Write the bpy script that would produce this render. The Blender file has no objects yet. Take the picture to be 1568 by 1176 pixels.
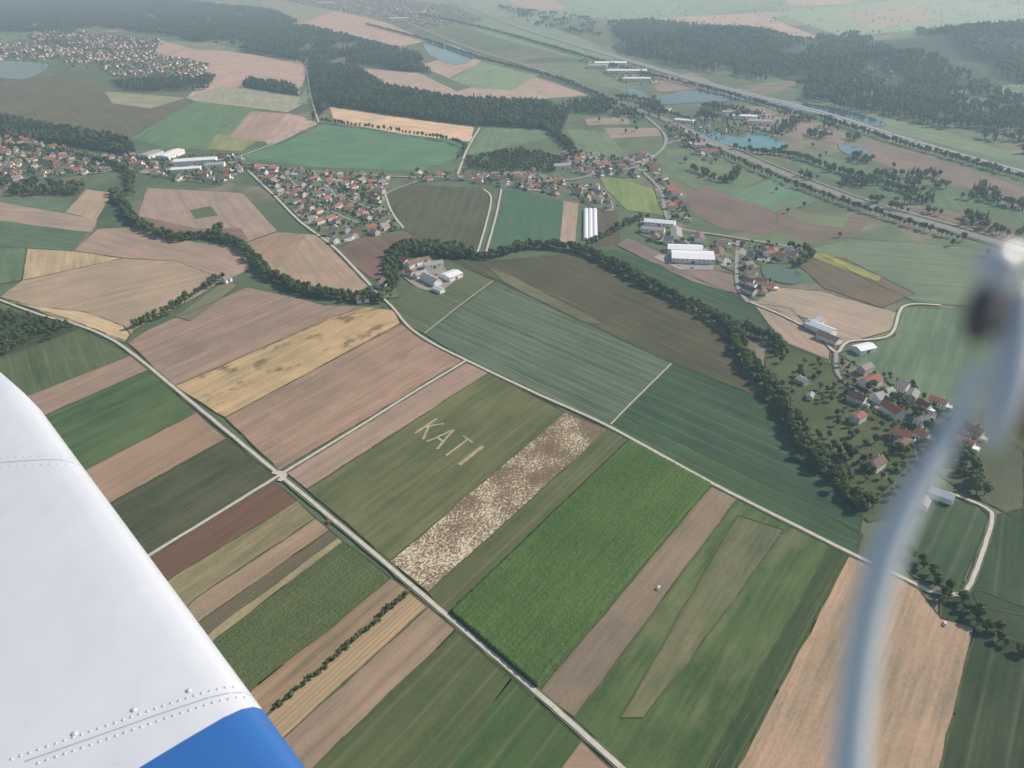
import bpy, math, random, bmesh
from mathutils import Vector, Matrix
from mathutils import noise as mnoise
from mathutils.geometry import tessellate_polygon
random.seed(7)
sc=bpy.context.scene
# ---------------------------------------------------------------- camera
H=400.0; FP=1130.0; CX,CY=784.0,588.0
pitch=math.atan(670/FP); ph=math.radians(1.43)
R0=Vector((1,0,0)); F=Vector((0,math.cos(pitch),-math.sin(pitch))); U0=Vector((0,math.sin(pitch),math.cos(pitch)))
Rv=math.cos(ph)*R0-math.sin(ph)*U0; Uv=math.sin(ph)*R0+math.cos(ph)*U0
C=Vector((0,0,H))
cam=bpy.data.cameras.new("camera"); camo=bpy.data.objects.new("camera",cam); sc.collection.objects.link(camo)
M=Matrix((Rv,Uv,-F)).transposed().to_4x4(); M.translation=C; camo.matrix_world=M
cam.sensor_width=36; cam.lens=36*FP/1568; cam.clip_start=0.005; cam.clip_end=80000
cam.dof.use_dof=True; cam.dof.focus_distance=700; cam.dof.aperture_fstop=cam.lens/2.2
sc.camera=camo
def ray(px,py): return (px-CX)/FP*Rv-(py-CY)/FP*Uv+F
def G(px,py,z=0.0):
    d=ray(px,py); t=(z-C.z)/d.z; return C+d*t
def at(px,py,dist): return C+ray(px,py)*dist
# ---------------------------------------------------------------- light
AZ=math.radians(72); EL=math.radians(37)
S=Vector((math.sin(AZ)*math.cos(EL),math.cos(AZ)*math.cos(EL),math.sin(EL)))
sl=bpy.data.lights.new("sun","SUN"); sl.energy=5.0; sl.angle=math.radians(0.5); sl.color=(1,0.95,0.86)
so=bpy.data.objects.new("sun",sl); so.rotation_mode='QUATERNION'; so.rotation_quaternion=S.to_track_quat('Z','Y'); so.location=(0,0,900); sc.collection.objects.link(so)
w=bpy.data.worlds.new("World"); sc.world=w; w.use_nodes=True
nt=w.node_tree; sky=nt.nodes.new("ShaderNodeTexSky"); sky.sky_type='NISHITA'; sky.sun_disc=False; sky.sun_elevation=EL; sky.sun_rotation=AZ
nt.links.new(sky.outputs[0],nt.nodes["Background"].inputs[0]); nt.nodes["Background"].inputs[1].default_value=0.11
sc.view_settings.view_transform='Standard'; sc.view_settings.look='None'; sc.view_settings.exposure=0
# ---------------------------------------------------------------- materials
def lin(c,k=1.0,sat=1.0):
    m=sum(c)/3; r=[]
    if sat<1 and c[1]>c[0] and c[1]>c[2]: sat*=0.84; c=(c[0]+4,c[1],c[2])
    for v in c:
        v=(m+(v-m)*sat)/255; r.append(k*(v/12.92 if v<=0.04045 else ((v+0.055)/1.055)**2.4))
    return (r[0],r[1],r[2],1)
class NB:
    def __init__(s,name):
        s.m=bpy.data.materials.new(name); s.m.use_nodes=True; s.t=s.m.node_tree; s.b=s.t.nodes["Principled BSDF"]
        s.b.inputs["Roughness"].default_value=0.85; s.b.inputs["Specular IOR Level"].default_value=0.2
    def n(s,t,**k):
        x=s.t.nodes.new(t)
        for a,b in k.items(): setattr(x,a,b)
        return x
    def l(s,a,b): s.t.links.new(a,b)
    def math(s,op,a,b=None,c=None,clamp=False):
        x=s.n("ShaderNodeMath",operation=op); x.use_clamp=clamp
        for i,v in enumerate((a,b,c)):
            if v is None: continue
            if isinstance(v,(int,float)): x.inputs[i].default_value=v
            else: s.l(v,x.inputs[i])
        return x.outputs[0]
    def mix(s,f,a,b):
        x=s.n("ShaderNodeMix",data_type='RGBA')
        for i,v in ((0,f),(6,a),(7,b)):
            if isinstance(v,(int,float)): x.inputs[i].default_value=v
            elif isinstance(v,tuple): x.inputs[i].default_value=v
            else: s.l(v,x.inputs[i])
        return x.outputs[2]
    def pos(s,ang,scale):
        g=s.n("ShaderNodeNewGeometry"); r=s.n("ShaderNodeMapping"); r.inputs["Rotation"].default_value=(0,0,-ang)
        s.l(g.outputs["Position"],r.inputs[0]); r2=s.n("ShaderNodeMapping"); r2.inputs["Scale"].default_value=scale
        s.l(r.outputs[0],r2.inputs[0]); return r2.outputs[0]
    def noise(s,vec,scale,detail=3,rough=0.55):
        x=s.n("ShaderNodeTexNoise"); x.noise_dimensions='3D'; s.l(vec,x.inputs["Vector"]); x.inputs["Scale"].default_value=scale; x.inputs["Detail"].default_value=detail; x.inputs["Roughness"].default_value=rough
        return x.outputs["Fac"]
def simple(name,c,rough=0.7,var=0.15,scale=0.5,spec=0.3,metal=0):
    b=NB(name); g=b.n("ShaderNodeNewGeometry"); f=b.noise(g.outputs["Position"],scale,2)
    a=tuple(x*(1-var) for x in c[:3])+(1,); d=tuple(min(1,x*(1+var)) for x in c[:3])+(1,)
    b.l(b.mix(f,a,d),b.b.inputs["Base Color"]); b.b.inputs["Roughness"].default_value=rough; b.b.inputs["Specular IOR Level"].default_value=spec; b.b.inputs["Metallic"].default_value=metal
    return b.m
KF=0.95; SAT=0.92
def field_mat(name,c,ang,kind='crop',c3=None):
    b=NB(name); base=lin(c,KF,SAT)
    dark=(base[0]*0.66,base[1]*0.73,base[2]*0.74,1); light=(base[0]*1.34,base[1]*1.22,base[2]*1.2,1)
    P=b.pos(ang,(1,1,1)); A=b.pos(ang,(0.006,0.10,0.01)); A4=b.pos(ang,(0.02,0.42,0.01))
    n1=b.noise(P,0.010+random.random()*0.006,4,0.62); n2=b.noise(A,1.0,3,0.62); n3=b.noise(P,0.45,2,0.7); n4=b.noise(A4,1.0,2,0.6)
    amp={'crop':(1.4,1.4,0.8,0.9),'plough':(1.3,1.1,0.6,0.8),'striped':(1.0,2.2,0.6,1.5),'maize':(1.3,0.9,1.5,0.7),'dry':(1.4,1.6,1.0,1.1),'mottle':(0.5,0.4,1.0,0.2),'rows':(0.9,1.0,0.5,1.0),'patchy':(2.2,2.0,0.8,1.1),'grass':(1.8,0.3,1.3,0.1),'stubble':(1.4,1.6,1.0,1.1)}[kind]
    s=b.math('MULTIPLY_ADD',n1,amp[0],0.5-0.5*sum(amp)); s=b.math('MULTIPLY_ADD',n2,amp[1],s); s=b.math('MULTIPLY_ADD',n4,amp[3],s); s=b.math('MULTIPLY_ADD',n3,amp[2],s,clamp=True)
    col=b.mix(s,dark,light)
    if kind in('rows','striped','crop','maize','plough'):
        sp={'rows':3.2,'striped':11,'crop':18,'maize':4.0,'plough':24}[kind]
        sep=b.n("ShaderNodeSeparateXYZ"); b.l(P,sep.inputs[0])
        wv=b.math('SINE',b.math('MULTIPLY',sep.outputs[1],2*math.pi/sp))
        pw={'rows':1,'striped':10,'crop':30,'maize':1,'plough':20}[kind]
        wv=b.math('POWER',b.math('MULTIPLY_ADD',wv,0.5,0.5),pw)
        k={'rows':0.5,'striped':0.6,'crop':0.35,'maize':0.25,'plough':0.25}[kind]
        t=tuple(0.5*base[i]+0.5*(0.32,0.29,0.20)[i] for i in range(3))+(1,) if kind in('striped','crop') else tuple(x*0.5 for x in base[:3])+(1,)
        col=b.mix(b.math('MULTIPLY',wv,b.math('MULTIPLY',n1,k*1.6)),col,t)
    if c3 is not None:
        c3=lin(c3,KF,SAT)
        if kind=='mottle':
            Q=b.pos(ang,(0.42,0.60,0.3)); v=b.noise(Q,1.0,3,0.75); g2=b.noise(P,0.03,3)
            ca,sa=math.cos(ang),math.sin(ang); xa=G(628,884); xb=G(900,645); xa=xa.x*ca+xa.y*sa; xb=xb.x*ca+xb.y*sa
            sep=b.n("ShaderNodeSeparateXYZ"); b.l(P,sep.inputs[0]); gr=b.math('MULTIPLY',b.math('SUBTRACT',sep.outputs[0],xa),1/(xb-xa),clamp=True)
            bias=b.math('MULTIPLY_ADD',gr,-0.10,b.math('MULTIPLY_ADD',g2,0.55,-0.225))
            f=b.math('MULTIPLY',b.math('SUBTRACT',b.math('ADD',v,bias),0.49),7,clamp=True)
            col=b.mix(f,col,c3)
        elif kind=='patchy':
            Q=b.pos(ang,(0.010,0.03,0.01)); v=b.noise(Q,1.0,5,0.7)
            f=b.math('MULTIPLY',b.math('SUBTRACT',v,0.50),3.5,clamp=True); col=b.mix(f,col,c3)
        elif kind=='stubble':
            v=b.noise(b.pos(ang,(0.028,0.036,0.02)),1.0,3,0.6)
            f=b.math('MULTIPLY',b.math('SUBTRACT',v,0.555),9,clamp=True); col=b.mix(b.math('MULTIPLY',f,0.8),col,c3)
        else:
            Q=b.pos(ang,(0.02,0.035,0.02)); v=b.noise(Q,1.0,4,0.6)
            f=b.math('MULTIPLY',b.math('SUBTRACT',v,0.56),6,clamp=True); col=b.mix(b.math('MULTIPLY',f,0.75),col,c3)
    b.l(col,b.b.inputs["Base Color"])
    if kind in('maize','grass'):
        bu=b.n("ShaderNodeBump"); bu.inputs["Strength"].default_value=0.9; bu.inputs["Distance"].default_value=1.0 if kind=='maize' else 0.4
        b.l(n3,bu.inputs["Height"]); b.l(bu.outputs[0],b.b.inputs["Normal"])
    b.b.inputs["Roughness"].default_value=0.95; b.b.inputs["Specular IOR Level"].default_value=0.0
    return b.m
def mesh_obj(name,v,f,mats,mi=None,smooth=False,parent=None):
    me=bpy.data.meshes.new(name); me.from_pydata([tuple(p) for p in v],[],f)
    for m in mats: me.materials.append(m)
    if mi: me.polygons.foreach_set("material_index",mi)
    if smooth: me.polygons.foreach_set("use_smooth",[True]*len(me.polygons))
    me.update(); o=bpy.data.objects.new(name,me); sc.collection.objects.link(o)
    if parent: o.parent=parent
    return o
def vor_ramp(b,Q,cols):
    v=b.n("ShaderNodeTexVoronoi"); v.voronoi_dimensions='2D'; b.l(Q,v.inputs["Vector"]); v.inputs["Scale"].default_value=1
    sp=b.n("ShaderNodeSeparateColor"); b.l(v.outputs["Color"],sp.inputs[0])
    r=b.n("ShaderNodeValToRGB"); b.l(sp.outputs[0],r.inputs[0]); r.color_ramp.interpolation='CONSTANT'
    while len(r.color_ramp.elements)<len(cols): r.color_ramp.elements.new(0.5)
    for e,(p,c) in zip(r.color_ramp.elements,cols): e.position=p; e.color=lin(c,KF,SAT)
    return r.outputs[0]
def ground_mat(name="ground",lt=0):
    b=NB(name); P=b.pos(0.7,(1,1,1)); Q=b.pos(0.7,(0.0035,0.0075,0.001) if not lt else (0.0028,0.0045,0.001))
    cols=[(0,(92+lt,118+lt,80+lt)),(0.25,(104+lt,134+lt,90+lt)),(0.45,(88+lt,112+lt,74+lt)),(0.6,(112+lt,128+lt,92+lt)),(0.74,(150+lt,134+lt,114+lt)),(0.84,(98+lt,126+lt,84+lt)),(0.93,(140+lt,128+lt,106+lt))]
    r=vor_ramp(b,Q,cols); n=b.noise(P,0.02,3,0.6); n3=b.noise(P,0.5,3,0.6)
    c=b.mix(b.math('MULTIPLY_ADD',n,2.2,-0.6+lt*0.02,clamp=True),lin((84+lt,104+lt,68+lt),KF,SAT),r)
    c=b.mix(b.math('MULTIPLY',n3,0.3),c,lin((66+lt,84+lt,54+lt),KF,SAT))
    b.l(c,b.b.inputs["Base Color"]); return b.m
L=45000
mesh_obj("ground",[(-L,-L,0),(L,-L,0),(L,L,0),(-L,L,0)],[(0,1,2,3)],[ground_mat()])
def wang(pts):
    best=0;a=0
    for i in range(len(pts)):
        d=pts[(i+1)%len(pts)]-pts[i]
        if d.length>best: best=d.length;a=math.atan2(d.y,d.x)
    return a
zi=[0.06]; MARG=[]
def tri_up(v):
    tri=tessellate_polygon([[Vector((q[0],q[1],0)) for q in v]]); f=[]
    for t in tri:
        A,B,Cc=[Vector(v[i]) for i in t]; f.append(tuple(t) if (B-A).cross(Cc-A).z>0 else tuple(reversed(t)))
    return f
def field(px,c,kind='crop',c3=None,name='field',ang=None,mat=None,z=None):
    if z is None: zi[0]+=0.006; z=zi[0]
    pts=[G(x,y) for x,y in px]; a=wang(pts) if ang is None else ang; v=[]
    for i,p in enumerate(pts):
        q=pts[(i+1)%len(pts)]; d=q-p; n=min(40,max(1,int(d.length/18))); nn=Vector((-d.y,d.x,0)).normalized()
        for k in range(n):
            r=p+d*(k/n)+nn*(random.gauss(0,0.45) if k else 0); v.append((r.x,r.y,z))
    if mat is None and sum(y for x,y in px)/len(px)>400: MARG.append(v)
    return mesh_obj(name,v,tri_up(v),[mat or field_mat(name,c,a,kind,c3)])
V1A=math.radians(90+44.4); V2A=math.radians(90-37.5)
# ---- upper background land
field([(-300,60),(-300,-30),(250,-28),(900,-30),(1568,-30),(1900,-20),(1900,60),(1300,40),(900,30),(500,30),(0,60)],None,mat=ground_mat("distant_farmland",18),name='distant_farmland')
field([(860,-5),(1010,-5),(1110,32),(1000,36),(890,24)],(126,164,126),'crop')
field([(1010,28),(1160,20),(1256,58),(1232,76),(1130,52)],(180,160,144),'plough')
field([(1180,18),(1400,-2),(1568,8),(1568,36),(1420,44),(1290,56)],(136,168,128),'crop')
field([(1040,-5),(1180,-5),(1150,14),(1050,24)],(122,158,126),'crop')
field([(1290,22),(1400,8),(1440,26),(1340,44)],(168,156,136),'plough')
field([(1200,-6),(1330,-8),(1300,6),(1210,10)],(176,160,142),'plough')
field([(700,-8),(840,-8),(880,22),(800,36),(735,20)],(128,156,124),'crop')
field([(775,-2),(850,0),(870,14),(800,16)],(172,156,138),'plough')
field([(700,30),(790,22),(900,62),(960,92),(880,90),(740,52)],(116,150,116),'crop')
field([(455,38),(500,14),(590,34),(655,62),(612,72),(530,52)],(184,162,144),'plough')
field([(400,2),(470,-5),(520,14),(455,38),(410,25)],(136,152,118),'crop')
field([(1345,92),(1440,76),(1568,130),(1568,150),(1460,128)],(132,160,122),'grass')
field([(1240,150),(1420,195),(1568,238),(1568,252),(1400,210),(1230,172)],(116,142,104),'crop')
field([(1100,158),(1200,166),(1300,206),(1290,220),(1150,196)],(146,134,120),'plough')
field([(985,120),(1060,112),(1110,134),(1010,140)],(148,134,120),'plough')
field([(800,96),(900,98),(990,125),(960,140),(860,118)],(112,136,102),'crop')
# ---- left upper
field([(-90,30),(0,34),(46,52),(0,70),(-90,74)],(110,140,100),'crop')
field([(-90,100),(60,114),(166,130),(150,150),(295,154),(192,213),(80,190),(-90,160)],(108,106,84),'crop')
field([(240,60),(300,72),(455,93),(472,104),(462,132),(385,165),(285,150),(324,112),(236,86)],(184,162,146),'plough')
field([(245,62),(330,66),(380,80),(300,76)],(122,144,104),'grass')
field([(285,150),(300,155),(385,165),(440,172),(462,160),(458,134),(340,132)],(156,162,130),'crop')
field([(160,140),(286,150),(230,166),(172,158)],(148,156,120),'crop')
field([(200,212),(300,155),(396,168),(345,208),(320,230),(250,225)],(94,136,90),'striped')
field([(330,205),(396,214),(370,232),(318,228)],(140,150,92),'crop')
field([(384,170),(440,174),(488,188),(424,220),(350,210)],(166,146,128),'plough')
field([(440,174),(462,178),(487,190),(410,222),(406,214)],(182,160,144),'plough')
field([(455,160),(470,130),(482,150),(476,158)],(108,150,102),'crop')
field([(497,190),(720,214),(704,240),(644,262),(480,256),(364,241),(430,221)],(90,138,100),'crop')
field([(505,164),(600,178),(725,195),(722,217),(620,206),(512,186)],(212,184,150),'dry')
field([(740,197),(822,190),(842,210),(750,232),(708,240)],(104,136,98),'crop')
field([(715,238),(800,222),(865,242),(850,262),(715,262)],(88,110,76),'grass')
field([(545,104),(642,112),(700,140),(800,112),(850,128),(902,146),(740,158),(590,134)],(178,158,142),'plough')
field([(690,122),(742,90),(826,114),(785,138),(730,136)],(124,156,116),'crop')
field([(640,100),(700,84),(740,92),(688,120)],(178,158,138),'plough')
field([(868,198),(930,202),(960,240),(890,236)],(108,140,100),'crop')
field([(895,182),(960,176),(965,190),(900,192)],(154,144,126),'plough')
field([(925,196),(1010,196),(1012,208),(935,212)],(156,142,128),'plough')
# ---- right upper
field([(1020,232),(1080,222),(1180,268),(1115,302),(1060,288),(1020,262)],(104,132,94),'grass')
field([(1050,296),(1080,286),(1186,322),(1192,362),(1112,352),(1062,330)],(126,110,100),'plough')
field([(1115,300),(1190,270),(1252,308),(1190,326)],(98,138,104),'crop')
field([(1190,314),(1332,336),(1312,362),(1240,372),(1192,356)],(124,112,98),'plough')
field([(1196,322),(1300,332),(1290,350),(1230,340)],(114,134,94),'crop')
field([(1190,354),(1240,372),(1200,382),(1150,366)],(102,128,88),'grass')
field([(1320,214),(1400,232),(1560,286),(1568,306),(1420,276),(1328,244)],(134,120,110),'plough')
field([(1190,226),(1320,250),(1400,290),(1360,300),(1230,262)],(98,128,92),'grass')
field([(1320,262),(1440,284),(1568,322),(1568,348),(1440,318),(1350,300)],(96,126,88),'crop')
field([(1390,318),(1480,326),(1568,350),(1568,382),(1440,345)],(124,114,100),'plough')
field([(1240,382),(1300,366),(1480,378),(1620,420),(1620,485),(1400,462),(1330,430)],(110,134,102),'crop')
field([(1218,402),(1290,394),(1402,450),(1352,472),(1262,442)],(116,106,88),'plough')
field([(1250,386),(1262,388),(1352,424),(1345,432),(1240,394)],(162,162,92),'patchy',(126,138,84))
field([(1188,440),(1255,446),(1382,482),(1366,506),(1282,530),(1250,492),(1146,464)],(172,156,136),'plough')
field([(1146,464),(1210,472),(1272,532),(1270,552),(1196,522)],(164,146,128),'plough')
field([(1284,542),(1370,516),(1384,470),(1480,474),(1640,494),(1640,640),(1420,620),(1330,572)],(96,128,94),'crop')
field([(1175,525),(1196,522),(1275,560),(1330,600),(1420,680),(1420,780),(1330,800),(1240,690),(1170,600)],(86,102,64),'grass',name='orchard_meadow')
field([(1400,640),(1500,640),(1568,690),(1568,800),(1470,750),(1400,700)],(92,104,76),'grass')
field([(1420,760),(1500,775),(1516,795),(1470,905),(1400,885),(1350,830)],(70,98,66),'crop')
field([(1525,790),(1640,760),(1640,960),(1500,930),(1488,905)],(62,88,60),'crop')
# ---- centre left upper
field([(-90,300),(110,304),(95,326),(-90,318)],(94,126,90),'crop')
field([(-90,308),(0,310),(150,336),(140,356),(-90,338)],(164,146,128),'plough')
field([(100,326),(132,290),(172,296),(148,336)],(172,154,130),'plough')
field([(148,336),(172,300),(200,330),(205,348),(150,352)],(78,106,74),'grass')
field([(-90,334),(0,338),(132,356),(114,384),(40,380),(-90,374)],(86,118,86),'crop')
field([(-90,376),(42,381),(34,430),(-90,450)],(94,126,88),'crop')
field([(42,381),(116,385),(188,396),(60,425),(34,430)],(178,160,128),'dry')
field([(0,455),(34,430),(190,396),(270,400),(345,428),(300,456),(206,506),(194,524),(120,494),(50,472)],(168,150,126),'plough')
field([(0,457),(60,470),(130,478),(190,500),(200,512),(192,526),(110,494)],(194,174,136),'dry')
field([(114,384),(150,351),(212,348),(300,372),(372,378),(382,412),(346,430),(270,400),(188,395)],(164,144,124),'plough')
field([(215,318),(226,288),(372,296),(424,354),(380,370),(300,362),(210,346)],(162,144,128),'plough')
field([(210,330),(300,350),(370,350),(380,368),(300,366),(214,348)],(134,114,100),'plough')
field([(290,322),(322,316),(334,330),(300,336)],(88,112,76),'grass')
field([(378,372),(424,356),(488,360),(566,440),(530,454),(444,440),(400,408)],(168,148,124),'plough')
field([(378,372),(424,356),(470,360),(425,412)],(160,138,116),'plough')
field([(516,386),(545,366),(630,358),(655,380),(612,400),(574,430)],(124,102,90),'plough')
field([(196,526),(228,505),(380,440),(470,460),(500,468),(590,470),(500,492),(268,592)],(152,132,114),'dry',(136,112,94),ang=V2A)
field([(268,592),(500,490),(560,470),(604,476),(614,497),(345,640),(330,632)],(184,160,120),'stubble',(112,98,68),ang=V2A,name='stubble_field')
field([(345,640),(614,495),(645,520),(713,550),(428,722)],(158,134,114),'dry',(142,116,98),ang=V2A)
field([(268,486),(345,430),(366,436),(292,492)],(120,128,94),'grass',name='cemetery_lawn')
field([(590,298),(625,282),(740,289),(752,306),(728,393),(652,380),(618,350)],(90,98,72),'crop',name='dark_crop_field')
field([(766,293),(790,290),(863,308),(856,378),(746,389)],(80,122,92),'rows')
field([(863,308),(886,312),(880,375),(857,378)],(170,152,130),'plough')
field([(910,318),(945,326),(950,372),(914,378)],(106,98,80),'rows')
field([(914,265),(950,274),(1000,290),(1016,330),(960,322),(930,292)],(126,152,86),'crop')
# ---- centre
field([(600,470),(640,430),(690,400),(760,432),(650,512),(628,500)],(94,112,80),'crop',ang=V1A)
field([(650,512),(760,431),(1028,556),(932,652),(715,551)],(86,112,86),'striped',ang=V1A)
field([(690,400),(735,401),(870,390),(900,396),(962,428),(1076,492),(1118,520),(1152,600),(1172,612),(1028,556),(760,430)],(86,90,64),'crop',name='dark_crop_field')
field([(745,408),(800,430),(930,498),(890,494),(770,432)],(112,112,84),'patchy',(88,100,72),ang=V1A)
field([(890,382),(952,385),(1100,440),(1152,465),(1196,522),(1150,520),(1118,500),(1080,476),(1000,430)],(64,98,70),'crop')
field([(944,376),(962,364),(1040,398),(1132,424),(1136,452),(1060,432)],(134,120,110),'plough')
field([(1028,556),(1172,612),(1240,700),(1322,790),(1312,850),(1090,740),(932,653)],(60,94,66),'crop',ang=V1A)
field([(934,652),(960,640),(1110,712),(1240,775),(1322,820),(1312,852),(1090,741)],(66,100,66),'crop',ang=V1A)
field([(435,722),(715,556),(750,571),(470,750)],(158,138,120),'plough')
field([(470,750),(750,571),(866,632),(598,860)],(102,112,70),'patchy',(84,102,60),ang=V2A,name='meadow')
field([(598,860),(866,632),(932,658),(656,908)],(122,106,84),'mottle',(216,202,172),ang=V2A,name='dry_harvested_field')
field([(656,908),(932,658),(964,672),(686,942)],(96,108,68),'crop')
field([(826,1060),(1090,745),(1130,765),(880,1100)],(138,124,104),'plough')
field([(880,1100),(1130,765),(1297,850),(1095,1176),(1050,1260),(990,1210)],(82,110,62),'patchy',(134,128,98),ang=V2A)
field([(1130,790),(1200,812),(1060,1010),(985,1100),(950,1100)],(112,118,82),'patchy',(86,112,64),ang=V2A)
field([(1248,880),(1270,838),(1300,852),(1128,1176),(1090,1260),(1035,1260)],(64,90,54),'crop')
field([(1300,852),(1400,893),(1440,948),(1492,962),(1440,1176),(1420,1260),(1075,1280)],(168,146,120),'dry',ang=V2A)
field([(1492,962),(1660,1010),(1660,1280),(1420,1260)],(64,84,56),'crop',ang=V2A)
field([(1440,905),(1500,905),(1650,960),(1650,1010),(1492,962),(1440,945)],(62,84,56),'grass')
# ---- west strips
field([(-120,470),(50,480),(126,503),(60,530),(10,545),(-120,560)],(70,88,60),'grass',name='scrub')
field([(-120,590),(10,545),(126,504),(200,545),(50,604),(-120,672)],(86,108,68),'crop')
field([(-120,674),(50,604),(200,545),(228,567),(76,634),(-120,730)],(156,136,116),'plough')
field([(-120,730),(76,634),(228,567),(302,632),(140,716),(-100,850)],(74,108,64),'patchy',(100,118,72),ang=V2A)
field([(-100,850),(140,716),(302,632),(348,672),(178,766),(0,870)],(158,134,110),'plough')
field([(0,870),(178,766),(348,672),(420,728),(235,842),(100,930)],(82,92,64),'patchy',(96,102,72),ang=V2A)
field([(100,960),(240,850),(418,738),(456,768),(268,882),(150,980)],(120,94,76),'rows')
field([(150,980),(268,882),(456,768),(484,794),(300,918),(200,1010)],(140,132,98),'patchy',(104,110,74),ang=V2A)
field([(200,1010),(300,918),(484,794),(506,812),(315,946),(220,1030)],(156,136,112),'plough')
field([(220,1030),(315,946),(506,812),(526,830),(335,976),(250,1060)],(112,106,84),'rows',ang=V2A)
field([(240,1052),(326,966),(518,824),(530,832),(338,980),(250,1066)],(158,146,112),'patchy',(110,112,76),ang=V2A)
field([(250,1060),(335,976),(526,830),(600,886),(395,1050),(300,1140)],(88,108,64),'maize',ang=V2A)
field([(300,1140),(395,1050),(600,886),(628,906),(420,1084),(330,1170)],(150,128,100),'striped',ang=V2A)
field([(330,1170),(420,1088),(628,908),(656,930),(450,1118),(360,1200)],(176,154,120),'rows',ang=V2A)
field([(360,1200),(450,1118),(656,930),(698,965),(487,1170),(420,1250)],(154,134,112),'plough')
field([(420,1250),(487,1170),(698,965),(784,1040),(640,1230),(600,1290)],(86,104,62),'crop',ang=V2A)
field([(600,1290),(640,1230),(784,1040),(890,1135),(790,1280)],(70,102,56),'crop',ang=V2A)
field([(790,1280),(890,1135),(1010,1240),(1040,1300)],(158,136,112),'plough')
# grassy margins between the strips
v=[];f=[]
for P_ in MARG:
    n=len(P_)
    for i in range(n):
        a=Vector(P_[i]);b_=Vector(P_[(i+1)%n]); d=b_-a
        if d.length<3: continue
        nn=Vector((-d.y,d.x,0)).normalized(); s=len(v); w1=random.uniform(.1,.75);w2=random.uniform(.1,.75)
        v+=[(a.x+nn.x*w1,a.y+nn.y*w1,0.99),(a.x-nn.x*w1,a.y-nn.y*w1,0.99),(b_.x-nn.x*w2,b_.y-nn.y*w2,0.99),(b_.x+nn.x*w2,b_.y+nn.y*w2,0.99)]
        f.append((s,s+1,s+2,s+3))
mesh_obj("field_margins",[(x,y,z+(i//4%7)*0.001) for i,(x,y,z) in enumerate(v)],f,[simple("margin_grass",lin((86,98,60),KF,SAT),0.95,0.4,0.1,0)])
# ribbons ----------------------------------------------------------------
def smooth(pts,n=6):
    o=[]
    for i in range(len(pts)-1):
        p0=pts[max(i-1,0)];p1=pts[i];p2=pts[i+1];p3=pts[min(i+2,len(pts)-1)]
        for k in range(n):
            t=k/n; o.append(0.5*((2*p1)+(p2-p0)*t+(2*p0-5*p1+4*p2-p3)*t*t+(3*p1-p0-3*p2+p3)*t*t*t))
    o.append(pts[-1]); return o
RG={}
def reg_road(pts,hw):
    for i in range(len(pts)-1):
        d=pts[i+1]-pts[i]; n=max(1,int(d.length/4))
        for k in range(n):
            p=pts[i]+d*(k/n); RG.setdefault((int(p.x//20),int(p.y//20)),[]).append((p.x,p.y,hw))
def near_road(x,y,m):
    cx,cy=int(x//20),int(y//20)
    for i in(-1,0,1):
        for j in(-1,0,1):
            for a,b,h in RG.get((cx+i,cy+j),()):
                if (a-x)**2+(b-y)**2<(h+m)**2: return True
    return False
def ribbon(name,px,width,z,mat,off=0,reg=True):
    pts=smooth([G(x,y) for x,y in px],10); v=[];f=[]
    for i,p in enumerate(pts):
        d=(pts[min(i+1,len(pts)-1)]-pts[max(i-1,0)]); d.z=0; d.normalize(); n=Vector((-d.y,d.x,0))
        j=random.uniform(-0.2,0.2) if reg else 0; j2=random.uniform(-.8,.8) if name=="verge" else 0
        a=p+n*(off+width/2+j+j2); c=p+n*(off-width/2+j+j2*.6); v+= [(a.x,a.y,z),(c.x,c.y,z)]
        if i: f.append((2*i-2,2*i-1,2*i+1,2*i))
    if reg: reg_road(pts,width/2)
    return mesh_obj(name,v,f,[mat])
gravel=simple("gravel",lin((202,196,184),0.85),0.9,0.30,0.25)
asphalt=simple("asphalt",lin((156,154,152),0.85),0.85,0.15,0.2)
hwy=simple("highway_asphalt",lin((158,160,164),0.85),0.8,0.1,0.1)
verge=simple("verge_grass",lin((104,114,80),KF,SAT),0.95,0.4,0.12,0)
white=simple("road_paint",(0.75,0.75,0.75,1),0.6,0.05)
def track(px,wd=3.6,name="gravel_track",mat=None,vg=True):
    zi[0]+=0.004
    if vg: ribbon("verge",px,wd+2.6,1.02+zi[0]*0.1,verge,reg=False)
    ribbon(name,px,wd,1.2+zi[0]*0.1,mat or gravel)
RA=[(-60,436),(0,460),(60,482),(115,497),(160,515),(200,540),(300,622),(428,728),(560,838),(686,945),(820,1060),(950,1176),(1060,1275)]
RB=[(566,440),(600,470),(625,500),(660,525),(715,553),(820,603),(930,653),(1090,741),(1200,797),(1310,852),(1380,885),(1430,908),(1475,912)]
RC=[(713,554),(640,598),(560,648),(430,728),(330,790),(240,845),(100,935)]
track(RA,3.2);track(RB,3.0);track(RC,3.0)
track([(418,724),(436,728),(428,738)],5,vg=False)
track([(935,651),(975,610),(1028,558)],1.3)
track([(1475,912),(1492,880),(1518,800),(1510,780),(1470,762),(1430,750)],2.8)
track([(755,431),(705,468),(650,512)],1.0,vg=True)
track([(380,262),(420,300),(460,340),(510,378),(568,438)],4)
track([(700,270),(716,228),(735,196)],4.5,mat=gravel)
track([(740,290),(752,304),(744,345),(730,392)],3.2,vg=False); track([(768,290),(760,330),(743,392)],3.2)
track([(590,298),(606,290),(640,278)],5,"road",asphalt); track([(590,298),(600,325),(618,350)],3.5)
track([(1145,462),(1200,485),(1250,512),(1280,540),(1300,524),(1362,514),(1384,470),(1440,468)],3.2)
track([(1280,540),(1284,575),(1320,606),(1360,640)],4,"road",asphalt)
track([(478,186),(440,212),(364,241)],4.5); track([(470,98),(474,140),(488,188)],4)
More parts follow.
